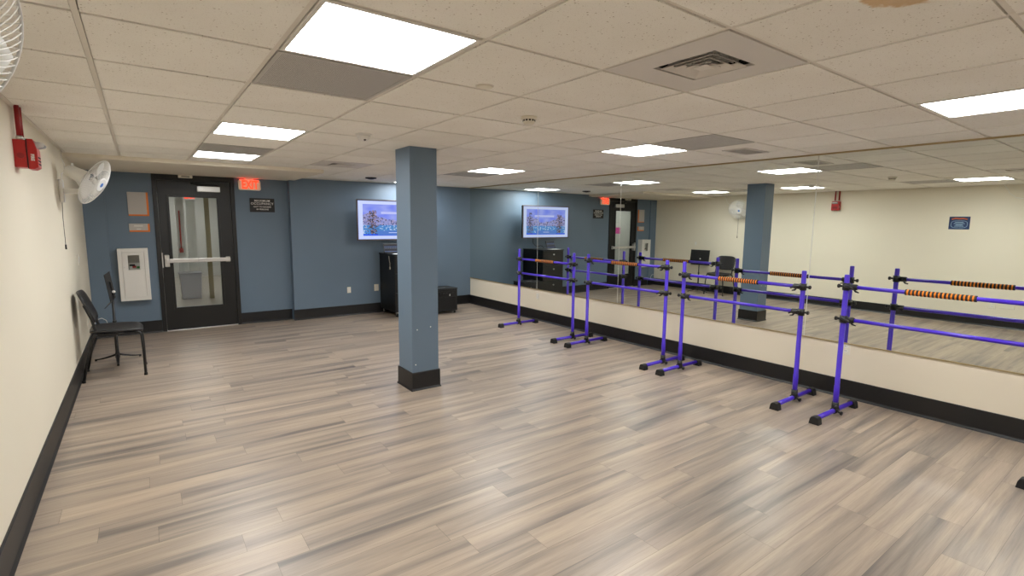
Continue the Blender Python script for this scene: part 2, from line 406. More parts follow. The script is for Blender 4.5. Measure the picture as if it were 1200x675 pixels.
for (i, j) in RETURNS:
    x0, x1, y0, y1 = cell(i, j); x0 += .012; x1 -= .012; y0 += .012; y1 -= .012; hx, hy = (x1-x0)/2, (y1-y0)/2
    t = thing('return_grille', RL[(i, j)], 'ceiling vent', ((x0+x1)/2, (y0+y1)/2, H), group='grey return air panels')
    f = MB()
    for a in ((-hx, hx, -hy, -hy+.016), (-hx, hx, hy-.016, hy), (-hx, -hx+.016, -hy+.016, hy-.016), (hx-.016, hx, -hy+.016, hy-.016)): f.box(*a, -.001, .02)
    f.build('frame', M['grille_grey'], t)
    B('perforated_sheet', M['perf'], t, -hx+.016, hx-.016, -hy+.016, hy-.016, .002, .012)

def diffuser_vent(i, j, label, size, cx=0, cy=0):
    x0, x1, y0, y1 = cell(i, j); x0 += .011; x1 -= .011; y0 += .011; y1 -= .011; hx, hy = (x1-x0)/2, (y1-y0)/2
    t = thing('ceiling_vent', label, 'ceiling vent', ((x0+x1)/2, (y0+y1)/2, H), group='supply air vents')
    h = size/2; f = MB()
    for a in ((-hx, hx, -hy, cy-h), (-hx, hx, cy+h, hy), (-hx, cx-h, cy-h, cy+h), (cx+h, hx, cy-h, cy+h)): f.box(*a, -.001, .012)
    f.build('face_plate', M['panel_metal'], t)
    B('duct', M['dark'], t, cx-h-.01, cx+h+.01, cy-h-.01, cy+h+.01, .055, .058)
    c = MB()
    for s in (-1, 1):
        c.box(cx-h-.004, cx+h+.004, cy+s*(h+.002)-.003, cy+s*(h+.002)+.003, .012, .056); c.box(cx+s*(h+.002)-.003, cx+s*(h+.002)+.003, cy-h, cy+h, .012, .056)
    c.build('collar', M['dark'], t)
    P = lambda s, z: [(cx-s, cy-s, z), (cx+s, cy-s, z), (cx+s, cy+s, z), (cx-s, cy+s, z)]
    for k in range(3):                                           # nested square cones flaring outwards and down
        a = h*(.84-.25*k); l = MB(); A, Bq = P(a, -.004), P(a-h*.17, .012)
        for e in range(4): l.quad(A[e], A[(e+1) % 4], Bq[(e+1) % 4], Bq[e])
        o = l.build('louvre', M['panel_metal'], t); so = o.modifiers.new('thickness', 'SOLIDIFY'); so.thickness = .002
    B('centre_plate', M['panel_metal'], t, cx-h*.2, cx+h*.2, cy-h*.2, cy+h*.2, -.007, -.004)
    v = MB()
    for s in range(-5, 6):
        v.box(cx+s*h/6-.0012, cx+s*h/6+.0012, cy-h+.006, cy+h-.006, .030, .052); v.box(cx-h+.006, cx+h-.006, cy+s*h/6-.0012, cy+s*h/6+.0012, .028, .050)
    v.build('damper_blades', M['grille_grey'], t)
diffuser_vent(3, -2, 'square supply vent with stepped louvres near the camera, in a plain metal panel', .30)
diffuser_vent(3, 6, 'small supply vent in the ceiling between the exit sign and the column', .26)
t = thing('ceiling_vent', 'small dark slotted vent in the ceiling tile next to the mirror', 'ceiling vent', (5.13, 2.60, H), group='supply air vents')
f = MB(); hx, hy = .20, .115
for a in ((-hx, hx, -hy, -hy+.022), (-hx, hx, hy-.022, hy), (-hx, -hx+.022, -hy+.022, hy-.022), (hx-.022, hx, -hy+.022, hy-.022)): f.box(*a, -.008, -.0005)
f.build('frame', M['panel_metal'], t)
B('duct', M['dark'], t, -hx+.022, hx-.022, -hy+.022, hy-.022, -.0015, -.0006)
for k in range(7):
    z = MB(); y = -hy+.036+k*.027; z.box(-hx+.022, hx-.022, y-.006, y+.003, -.0065, -.0025); z.build('slat', M['grille_grey'], t)

# smoke detector, sensor dome, cover disc, dark dome
t = thing('smoke_detector', 'round white smoke detector on the ceiling, middle of the room', 'smoke detector', (2.651, 2.66, H))
q = MB(); q.rev((0, 0, 0), (0, 0, -1), [(0, .052), (.012, .052), (.016, .046)], 28); q.build('base', M['white_plate'], t)
q = MB(); q.rev((0, 0, -.014), (0, 0, -1), [(0, .040), (.012, .040), (.020, .036), (.028, .034), (.034, .026)], 28); hd = q.build('sensor_head', M['white_plate'], t)
q = MB()
for k in range(12):
    a = 2*PI*k/12; q.box(-.006, .006, .0385, .0405, -.005, .005, mtx=Matrix.Translation((0, 0, -.024)) @ Matrix.Rotation(a, 4, 'Z'))
q.build('slot', M['dark'], t)
t = thing('ceiling_sensor', 'small white domed sensor with a dark spot on the ceiling before the column', 'sensor', (2.039, 3.968, H))
q = MB(); q.rev((0, 0, .003), (0, 0, -1), [(0, .062), (.01, .062), (.014, .056)], 28); q.build('base', M['white'], t)
q = MB(); q.rev((0, 0, -.012), (0, 0, -1), [(0, .05), (.015, .048), (.03, .038), (.04, .02), (.044, .001)], 28); q.build('dome', M['white'], t)
q = MB(); q.rev((0, -.026, -.044), (0, -.5, -.8), [(0, .011), (.006, .009)], 14); q.build('lens', M['black'], t)
t = thing('ceiling_sprinkler', 'flat cream sprinkler cover disc on the ceiling beside the front left light', 'sprinkler', (2.022, 2.215, H))
q = MB(); q.rev((0, 0, 0), (0, 0, -1), [(0, .040), (.004, .042), (.007, .039)], 28); q.build('cover_plate', M['white_plate'], t)
q = MB(); q.rev((0, 0, .003), (0, 0, -1), [(0, .047), (.003, .047), (.0055, .046)], 28); q.build('trim_ring', M['tbar'], t)
t = thing('ceiling_camera', 'small dark round dome on the ceiling in front of the wall TV', 'camera', (3.513, 7.72, H))
q = MB(); q.rev((0, 0, 0), (0, 0, -1), [(0, .085), (.012, .085), (.018, .078)], 28); q.build('base', M['blackmatte'], t)
q = MB(); q.rev((0, 0, -.016), (0, 0, -1), [(0, .06), (.006, .054), (.012, .036), (.015, .012), (.0155, .001)], 28); q.build('dome', M['black'], t)

# ------------------------------------------------------------------ SUPPORT COLUMN
t = thing('support_column', 'square slate blue support column standing in the middle of the floor', 'column', (2.715, 4.46, 0))
B('shaft', M['blue'], t, -.137, .137, -.155, .155, 0, H+.004, bev=.004)
q = MB(); hx, hy = .137, .155; pr_ = [(0, 0), (.020, 0), (.018, .006), (.011, .018), (.010, BBH), (.006, BBH+.004), (0, BBH+.004)]
for (n, d) in ((0, 1), (1, 1), (2, 1), (3, 1)):
    pass
for k in range(len(pr_)-1):
    (a0, z0), (a1, z1) = pr_[k], pr_[k+1]
    c0 = [(-hx-a0, -hy-a0, z0), (hx+a0, -hy-a0, z0), (hx+a0, hy+a0, z0), (-hx-a0, hy+a0, z0)]; c1 = [(-hx-a1, -hy-a1, z1), (hx+a1, -hy-a1, z1), (hx+a1, hy+a1, z1), (-hx-a1, hy+a1, z1)]
    for e in range(4): q.quad(c0[e], c0[(e+1) % 4], c1[(e+1) % 4], c1[e])
q.build('base_moulding', M['black_base'], t)
for x, z in ((-.085, .585), (.055, .60), (-.105, .25)):
    q = MB(); q.rev((x, -.155, z), (0, -1, 0), [(0, .006), (.0015, .005)], 10); q.build('screw_head', M['paper'], t)

# ------------------------------------------------------------------ DOOR
t = bpy.data.objects.new('door_1', None); COL.objects.link(t); t.location = (0, 0, 0); t['kind'] = 'structure'
fy0, fy1 = YD-.022, YD+.12
q = MB(); fw = .052
q.box(DX0, DX0+fw, fy0, fy1, 0, DZ1, bev=.003); q.box(DX1-fw, DX1, fy0, fy1, 0, DZ1, bev=.003); q.box(DX0+fw, DX1-fw, fy0, fy1, DZ1-.075, DZ1, bev=.003)
q.build('frame', M['doorblack'], t)
lx0, lx1, lz0, lz1 = DX0+fw+.003, DX1-fw-.003, .012, DZ1-.078
gx0, gx1, gz0, gz1 = .940, 1.528, .335, 1.915
ly0, ly1 = YD-.006, YD+.04
q = MB()
for a in ((lx0, gx0, lz0, lz1), (gx1, lx1, lz0, lz1), (gx0, gx1, lz0, gz0), (gx0, gx1, gz1, lz1)): q.box(a[0], a[1], ly0, ly1, a[2], a[3])
lf = q.build('door_leaf', M['doorblack'], t)
q = MB(); w = .03
for a in ((gx0-w, gx0, gz0-w, gz1+w), (gx1, gx1+w, gz0-w, gz1+w), (gx0, gx1, gz0-w, gz0), (gx0, gx1, gz1, gz1+w)): q.box(a[0], a[1], ly0-.012, ly0, a[2], a[3], bev=.003)
q.build('glazing_bead', M['doorblack'], lf)
B('glass_pane', M['glass'], lf, gx0, gx1, YD+.012, YD+.018, gz0, gz1)
q = MB(); q.box(DX0+fw, DX1-fw, YD-.03, YD+.12, 0, .011, bev=.003); q.build('threshold', M['steel'], t)
# panic bar
pb = MB(); pb.box(.862, 1.655, ly0-.062, ly0-.022, .985, 1.043, bev=.008); bar = pb.build('panic_bar', M['steel'], t)
pb = MB(); pb.box(1.24, 1.252, ly0-.064, ly0-.022, .983, 1.045); pb.build('bar_joint', M['grille_grey'], bar)
pb = MB(); pb.box(1.60, 1.655, ly0-.024, ly0, .975, 1.053, bev=.004); pb.build('end_bracket', M['steel'], bar)
pb = MB(); pb.box(.835, .895, ly0-.07, ly0, .93, 1.10, bev=.01); pb.box(.845, .885, ly0-.085, ly0-.07, .985, 1.045, bev=.006); pb.build('latch_case', M['steel'], bar)
pb = MB(); pb.box(.806, .822, fy0-.02, fy0+.02, .92, 1.13, bev=.003); pb.build('strike_plate', M['steel'], t)
# closer
cl = MB(); cl.box(1.285, 1.575, ly0-.055, ly0, 2.000, 2.078, bev=.006); c = cl.build('door_closer', M['steel'], t)
cl = MB(); cl.tube([(1.55, ly0-.03, 2.08), (1.55, ly0-.03, 2.105), (1.35, ly0-.13, 2.108), (1.22, fy0-.02, 2.112), (1.22, fy0, 2.14)], .009, 8); cl.build('closer_arm', M['black_metal'], c)
cl = MB(); cl.box(1.18, 1.26, fy0-.012, fy0, 2.10, 2.16); cl.build('arm_bracket', M['black_metal'], c)
t = thing('door_sensor', 'small cream sensor box on top of the black door frame', 'sensor', (1.153, YD-.05, SOF_Z))
B('housing', M['white_plate'], t, -.085, .085, -.028, .028, -.042, 0, bev=.004)
B('window', M['blackmatte'], t, -.05, .05, -.0295, -.0275, -.030, -.018)

# ------------------------------------------------------------------ HALLWAY behind the glass
q = MB(); q.box(-1.6, 3.6, YD+.14, 17.5, -.1, 0); struct(q.build('floor_hallway', M['hallfloor']))
q = MB(); q.box(-1.6, 3.6, YD+.14, 17.5, 2.42, 2.5); struct(q.build('ceiling_hallway', M['hall']))
q = MB(); q.box(.22, .32, YD+.14, 10.8, 0, 2.42); q.box(-1.6, .22, 10.7, 10.8, 0, 2.42); struct(q.build('wall_hallway_left', M['hall']))
q = MB(); q.box(2.5, 2.6, YD+.14, 17.5, 0, 2.42); struct(q.build('wall_hallway_right', M['hall']))
q = MB(); q.box(-1.6, 3.6, 17.0, 17.1, 0, 2.42); struct(q.build('wall_hallway_end', M['hall']))
q = MB(); q.box(1.02, 1.10, 14.2, 14.3, 0, 2.42); q.box(1.66, 1.74, 12.0, 12.08, 0, 2.42); struct(q.build('trim_6', M['hallolive']))
q = MB(); q.box(-1.6, 2.5, 11.4, 11.8, 2.12, 2.42); struct(q.build('trim_7', M['hallolive']))
for k, yy in enumerate((9.9, 13.2, 15.8)):
    t = thing('hallway_light', ['hallway ceiling light just beyond the glass door', 'hallway ceiling light midway down the hall behind the glass door', 'hallway ceiling light at the far end behind the glass door'][k], 'ceiling light', (1.3, yy, 2.42), group='hallway ceiling lights')
    B('frame', M['white_enamel'], t, -.62, .62, -.17, .17, -.03, 0, bev=.004); B('diffuser', M['halllamp'], t, -.58, .58, -.14, .14, -.034, -.030)
t = thing('standpipe', 'thin red pipe on the hallway wall seen through the door glass', 'pipe', (1.245, 12.4, 0))
q = MB(); q.cyl((0, 0, .98), (0, 0, 1.78), .015); q.build('pipe', M['red'], t); q = MB(); q.cyl((0, 0, .93), (0, 0, 1.02), .035); q.build('valve', M['red'], t)
for z in (1.05, 1.70): B('bracket', M['steel'], t, -.03, .03, -.01, .10, z-.012, z+.012)
q = MB(); q.box(1.20, 1.33, 12.5, 12.62, 0, 2.12); q.box(1.40, 1.56, 12.9, 13.0, 0, 2.12); struct(q.build('trim_9', M['hallwhite']))
t = thing('hallway_exit_sign', 'small red lit exit sign in the hallway behind the door glass', 'sign', (1.375, 11.33, 2.02))
B('housing', M['white'], t, -.085, .085, -.02, .02, -.055, .055, bev=.008); text('lettering', 'EXIT', .09, (0, -.021, 0), '-y', M['exit_letter'], t, bold=.004); B('stem', M['white'], t, -.02, .02, -.01, .01, .055, .10)
t = thing('recycling_bin', 'blue bin on the hallway floor seen through the lower door glass', 'bin', (1.36, 12.3, 0))
q = MB(); q.prism([(-.16, 0), (.16, 0), (.19, .50), (-.19, .50)], -.15, .15, 'xz', bev=.01); q.build('body', M['binhazed'], t); B('rim', M['binhazed'], t, -.20, .20, -.16, .16, .50, .53, bev=.01)
tag(B('paper_notice', M['pink'], None, .319, .323, 9.62, 10.16, 1.33, 1.50), 'bright pink notice on the hallway wall, seen in the mirror through the door glass', 'notice')
tag(B('paper_notice', M['paper'], None, .319, .323, 9.70, 10.25, 1.52, 1.62), 'white notice above the pink one on the hallway wall', 'notice')

# ------------------------------------------------------------------ SIGNS ON THE DOOR WALL
def edge_sign(label, x0, x1, z0, z1):
    t = thing('wall_sign', label, 'sign', ((x0+x1)/2, YD, (z0+z1)/2), group='taupe signs beside the door'); hx, hz = (x1-x0)/2, (z1-z0)/2
    B('backing_plate', M['orange_edge'], t, -hx, hx, -.014, 0, -hz, hz)
    B('face_plate', M['signgrey'], t, -hx-.002, hx-.022, -.022, -.014, -hz+.02, hz+.002, bev=.0015)
    return t
edge_sign('blank square taupe plate with orange edge, above the smaller sign left of the door', .474, .702, 1.642, 1.962)
t = edge_sign('small wide taupe room sign with orange edge, above the white wall cabinet', .468, .697, 1.425, 1.535)
q = MB(); q.box(-.060, .038, -.0235, -.022, .018, .032); q.box(-.032, .014, -.0235, -.022, -.022, -.010); q.build('lettering', M['signtext'], t)
t = thing('occupancy_sign', 'black maximum occupancy sign with white lettering, below the lit exit sign', 'sign', (2.14, YD, 1.83))
B('plate', M['plateblack'], t, -.175, .175, -.008, 0, -.105, .105, bev=.002)
for s, sz, z in (('MAXIMUM', .046, .066), ('OCCUPANCY', .050, .022), ('NOT TO EXCEED', .031, -.026), ('49 PERSONS', .031, -.064)):
    text('lettering', s, sz, (0, -.009, z), '-y', M['white'], t, spacing=1.05, bold=.0004)
t = thing('exit_sign', 'lit red EXIT sign under the soffit, right of the black door', 'sign', (1.97, YD-.04, 2.13))
q = MB(); q.prism(rrect(-.152, .152, -.082, .068, .025), -.022, .022, 'xz', bev=.003); q.build('housing', M['white_plate'], t)
q = MB(); q.prism(rrect(-.140, .140, -.071, .058, .018), -.0255, -.021, 'xz'); q.build('face', M['exit_face'], t)
text('lettering', 'EXIT', .168, (.005, -.0265, -.006), '-y', M['exit_letter'], t, sx=.66, bold=.006, spacing=1.0)
B('canopy', M['white_plate'], t, -.06, .06, -.015, .04, .068, SOF_Z-2.13, bev=.002)
B('lens_edge', M['exit_top'], t, -.13, .13, -.016, .016, .0685, .0705)

# ------------------------------------------------------------------ WALL CABINET (defibrillator)
cy = YD-.13
t = thing('wall_cabinet', 'white wall cabinet with a small window, left of the black door', 'cabinet', (.483, YD, .85))
q = MB(); x0, x1, z0, z1, d = -.168, .168, -.358, .352, -.13
q.box(x0, x1, -.008, 0, z0, z1); q.box(x0, x0+.012, d+.01, -.008, z0, z1); q.box(x1-.012, x1, d+.01, -.008, z0, z1); q.box(x0+.012, x1-.012, d+.01, -.008, z0, z0+.012); q.box(x0+.012, x1-.012, d+.01, -.008, z1-.012, z1)
q.build('body', M['white_enamel'], t)
q = MB(); w = .046
for a in ((x0, x0+w, z0, z1), (x1-w, x1, z0, z1), (x0+w, x1-w, z0, z0+w), (x0+w, x1-w, z1-w, z1)): q.box(a[0], a[1], d-.004, d+.012, a[2], a[3], bev=.003)
q.build('face_frame', M['white_enamel'], t)
q = MB(); a0, a1, b0, b1 = x0+w+.003, x1-w-.003, z0+w+.003, z1-w-.003; wx0, wx1, wz0, wz1 = -.058, .068, .065, .262
for a in ((a0, wx0, b0, b1), (wx1, a1, b0, b1), (wx0, wx1, b0, wz0), (wx0, wx1, wz1, b1)): q.box(a[0], a[1], d-.008, d+.004, a[2], a[3])
dr = q.build('door', M['white_enamel'], t)
B('window_pane', M['glass'], dr, wx0, wx1, d-.003, d+.001, wz0, wz1)
q = MB(); q.cyl((a0+.018, d-.008, .10), (a0+.018, d-.022, .10), .007, .006, 12); q.build('latch', M['steel'], dr)
B('lining', M['grille_grey'], t, wx0-.05, wx1+.05, -.012, -.009, wz0-.06, wz1+.05)
t = thing('defibrillator_case', 'small white case with red and green marks inside the wall cabinet window', 'medical kit', (.487, YD-.06, .852))
B('body', M['white'], t, -.062, .072, -.028, .028, .0, .155, bev=.012)
B('red_label', M['red'], t, -.02, .022, -.0295, -.0275, .085, .115); B('green_label', M['green'], t, .026, .060, -.0295, -.0275, .078, .105); B('handle', M['black'], t, -.05, .01, -.034, -.028, .11, .135, bev=.004)
B('stand', M['grille_grey'], t, -.07, .08, -.03, .03, -.30, 0)

# ------------------------------------------------------------------ WALL FANS
def wall_fan(y, label, n, centre, mount_z=1.85, cord=True):
    t = thing('wall_fan', label, 'fan', (0, y, mount_z), group='white wall fans')
    n = Vector(n).normalized(); c = Vector(centre)-Vector((0, y, mount_z)); R = .222
    q = MB(); q.box(0, .035, -.048, .048, -.105, .108, bev=.012); q.build('wall_bracket', M['fanwhite'], t)
    rear = c-n*.075
    q = MB(); el = Vector((.165, c.y*.2, .015)); q.box(.03, el.x+.03, el.y-.022, el.y+.022, -.024, .026, bev=.008); q.build('arm', M['fanwhite'], t)
    q = MB(); mo = rear-n*.085; q.tube([el+Vector((.005, 0, .0)), el+Vector((.01, c.y*.2, .035)), mo-n*.0+Vector((0, 0, -.03))], [.026, .024, .026], 12); q.build('neck', M['fanwhite'], t)
    q = MB(); q.rev(rear-n*.165, n, [(0, .030), (.006, .046), (.02, .056), (.10, .062), (.155, .066), (.165, .06)], 28); q.build('motor_housing', M['fanwhite'], t)
    q = MB(); q.cyl(rear-n*.11+Vector((0, 0, .052)), rear-n*.11+Vector((0, 0, .085)), .011, .009, 12); q.build('oscillation_knob', M['fanwhite'], t)
    u = n.cross(Vector((0, 0, 1))).normalized(); w = n.cross(u)
    pol = lambda r, a, h: c+n*h+(u*math.cos(a)+w*math.sin(a))*r
    def grille(name, sgn):
        q = MB(); NW = 72
        hp = lambda r: sgn*.052*(1-(r/R)**2.6)                         # bowl profile
        for rr, rad in ((R, .0036), (R*.66, .0020), (.066, .003)):
            q.tube([pol(rr, 2*PI*k/48, hp(rr)) for k in range(48)], rad, 6, closed=True)
        for k in range(NW):
            a = 2*PI*k/NW; tw = .22
            q.tube([pol(.066+(R-.066)*f, a+tw*f, hp(.066+(R-.066)*f)) for f in (0, .25, .5, .75, .9, 1)], .0016, 5, cap=False)
        return q.build(name, M['fanwhite'], t)
    grille('rear_grille', -1); fg = grille('front_grille', 1)
    q = MB(); q.rev(c+n*.044, n, [(0, .070), (.010, .068), (.014, .058)], 28); cp = q.build('centre_cap', M['fanwhite'], fg)
    q = MB(); q.rev(c+n*.0585, n, [(0, .022), (.002, .020)], 20); q.build('badge', M['logoblue'], cp)
    q = MB(); q.rev(c-n*.035, n, [(0, .034), (.05, .034), (.062, .022)], 20); q.build('hub', M['fanblade'], t)
    for k in range(3):
        q = MB(); a0 = 2*PI*k/3+.5; rows = []
        for f in range(7):
            r = .03+(.198-.03)*f/6; half = (.30+.42*math.sin(PI*min(1, f/6*.78+.12)))*(1.0 if f < 6 else .8); row = []
            for g_ in range(6):
                s = g_/5*2-1; row.append(q.bm.verts.new(pol(r, a0+s*half+.25*f/6, s*.022*(1-.3*f/6))))
            rows.append(row)
        for f in range(6):
            for g_ in range(5): q.bm.faces.new((rows[f][g_], rows[f][g_+1], rows[f+1][g_+1], rows[f+1][g_])).smooth = True
        bl = q.build('blade', M['fanblade'], t); so = bl.modifiers.new('thickness', 'SOLIDIFY'); so.thickness = .003
    if cord:
        q = MB(); q.tube([(.012, .01, -.10), (.006, .012, -.25), (.006, .014, -.50)], .0022, 6); q.cyl((.006, .014, -.50), (.006, .014, -.545), .006, .008, 10); q.build('pull_cord', M['black_metal'], t)
        q = MB(); q.tube([(.02, .03, .10), (.022, .06, .16), (.035, .22, .20), (.03, .30, .27), (.008, .33, .33), (.008, .38, .41)], .004, 8); q.build('power_cord', M['fanwhite'], t)
    return t
wall_fan(6.37, 'white wall fan at the far end of the cream wall, near the door', (.84, -.30, -.46), (.272, 6.22, 1.935))
wall_fan(1.62, 'white wall fan close to the camera, cut by the top left corner', (.70, -.55, -.45), (.242, 1.50, 1.952), mount_z=1.86)

# ------------------------------------------------------------------ FIRE ALARM
t = thing('fire_alarm', 'red fire alarm horn strobe with red conduits on the cream wall', 'fire alarm', (0, 4.36, 1.98))
B('back_box', M['red'], t, -.002, .058, -.062, .062, -.080, .085, bev=.004)
q = MB(); q.rev((.030, -.062, -.01), (0, -1, 0), [(0, .017), (.002, .017), (.002, .014), (.0005, .013)], 20); q.build('knockout', M['red_pipe'], t)
q = MB(); q.box(.058, .062, -.066, .066, -.085, .09); q.build('gasket', M['blackmatte'], t)
q = MB(); q.prism([(.062, -.088), (.086, -.088), (.106, -.075), (.106, .03), (.094, .078), (.088, .092), (.062, .092)], -.066, .066, 'xz', bev=.003); q.build('horn_body', M['red'], t)
q = MB()
for z in (-.055, -.035, -.015): q.box(.1055, .108, -.045, .045, z-.004, z+.004)
q.build('horn_slots', M['dark'], t)
q = MB(); q.prism([(.094, .038), (.135, .050), (.142, .062), (.135, .076), (.094, .080)], -.045, .045, 'xz', bev=.004); q.build('strobe_lens', M['lens'], t)
text('lettering', 'FIRE', .021, (.083, -.0675, -.018), '-y', M['white'], t, roll=-PI/2, bold=.001, spacing=1.05)
for y in (-.035, .035):
    q = MB(); q.cyl((.030, y, .105), (.030, y, H-1.98), .013, seg=14); q.build('conduit', M['red_pipe'], t)
    q = MB(); q.cyl((.030, y, .083), (.030, y, .108), .017, seg=14); q.build('connector', M['steel'], t)

# ------------------------------------------------------------------ PLATES, OUTLETS AND POSTER
def plate(name, label, cat, loc, facing, kind='outlet', w=.072, h=.116, group=None):
    rz = {'-y': 0, '+x': PI/2, '-x': -PI/2}[facing]
    t = thing(name, label, cat, loc, rz, group)
    B('cover_plate', M['white_plate'], t, -w/2, w/2, -.006, 0, -h/2, h/2, bev=.003)
    if kind == 'outlet':
        for z in (-.02, .02):
            q = MB(); q.prism(rrect(-.017, .017, z-.013, z+.013, .008), -.0085, -.006, 'xz'); s = q.build('socket', M['white'], t)
            q = MB(); q.box(-.008, -.005, -.0088, -.0084, z-.004, z+.006); q.box(.005, .008, -.0088, -.0084, z-.004, z+.006); q.build('slots', M['dark'], s)
    elif kind == 'switch':
        B('rocker', M['white'], t, -.016, .016, -.011, -.006, -.032, .032, bev=.003)
    elif kind == 'dark':
        B('jack', M['dark'], t, -.012, .012, -.0085, -.006, -.03, .03)
    return t
OG = 'wall outlets'
plate('wall_outlet', 'small outlet low on the blue TV wall, left of the black cabinet', 'outlet', (3.401, YT, .434), '-y', w=.062, h=.10, group=OG)
plate('wall_outlet', 'outlet with cord low on the blue wall, touching the black cabinet edge', 'outlet', (3.885, YT, .445), '-y', w=.08, group=OG)
plate('wall_outlet', 'outlet under the mirror behind the far barre, low on the cream strip', 'outlet', (XR, 6.44, .40), '-x', group=OG)
plate('wall_outlet', 'outlet under the mirror beside the nearest barre post', 'outlet', (XR, 1.885, .463), '-x', group=OG)
plate('light_switch', 'light switch on the cream wall above the black chair', 'switch', (0, 7.45, 1.14), '+x', 'switch')
plate('wall_outlet', 'outlet low on the cream wall behind the black chair', 'outlet', (0, 7.86, .34), '+x', group=OG)
plate('wall_outlet', 'outlet low on the cream wall, seen only in the mirror, left one of two', 'outlet', (0, 1.96, .35), '+x', w=.09, group=OG)
plate('wall_outlet', 'wider low plate on the cream wall, seen only in the mirror, right one of two', 'outlet', (0, 1.78, .352), '+x', 'blank', w=.17, h=.08, group=OG)
t = thing('wall_poster', 'small navy notice with orange heading on the cream wall, seen in the mirror', 'poster', (0, 2.49, 1.664), PI/2)
B('sheet', M['postblue'], t, -.135, .135, -.006, 0, -.105, .105)
q = MB(); q.tube([(.105*math.copysign(abs(math.cos(a))**.6, math.cos(a)), -.0065, -.022+.058*math.copysign(abs(math.sin(a))**.6, math.sin(a))) for a in [2*PI*k/40 for k in range(40)]], .004, 4, closed=True)
for z, a in ((.012, .055), (-.010, .07), (-.032, .045), (-.052, .06)): q.box(-a, a, -.0075, -.006, z-.005, z+.005)
q.build('printed_panel', M['postpale'], t)
q = MB(); q.tube([(-.10, -.007, .060), (-.05, -.007, .074), (0, -.007, .070), (.05, -.007, .076), (.10, -.007, .062)], .011, 6); q.build('heading_band', M['postorange'], t)
q = MB(); q.tube([(.012, 8.60, .20), (.03, 8.62, .26), (.09, 8.645, .275), (.135, 8.655, .24), (.15, 8.66, .175)], .004, 8)
tag(q.build('cable_loop', M['white']), 'thin white cable looping over the baseboard behind the music stand', 'cable')

# ------------------------------------------------------------------ MIRRORS
mir = [(6.4625, YT-.004, 'mirror panel in the far corner, reflecting the left part of the TV'),
       (4.7065, 6.4575, 'second mirror panel from the corner, reflecting exit sign and door glass'),
       (2.2625, 4.7015, 'third mirror panel from the corner, reflecting the column and black chair'),
       (-.1795, 2.2575, 'mirror panel nearest the camera, reflecting fire alarm and navy notice'),
       (YB+.004, -.1845, 'mirror panel behind the camera position')]
for y0, y1, l in mir:
    q = MB(); q.box(XR-.0065, XR-.0005, y0, y1, MZ0+.0005, MZ1-.0005, bev=.0012, seg=1); o = q.build('wall_mirror', M['mirror']); tag(o, l, 'mirror', 'wall mirror panels')

q = MB()
for y in (6.460, 4.704, 2.260, -.182): q.box(XR-.0070, XR, y-.0022, y+.0022, MZ0, MZ1)
struct(q.build('trim_8', M['strip']))

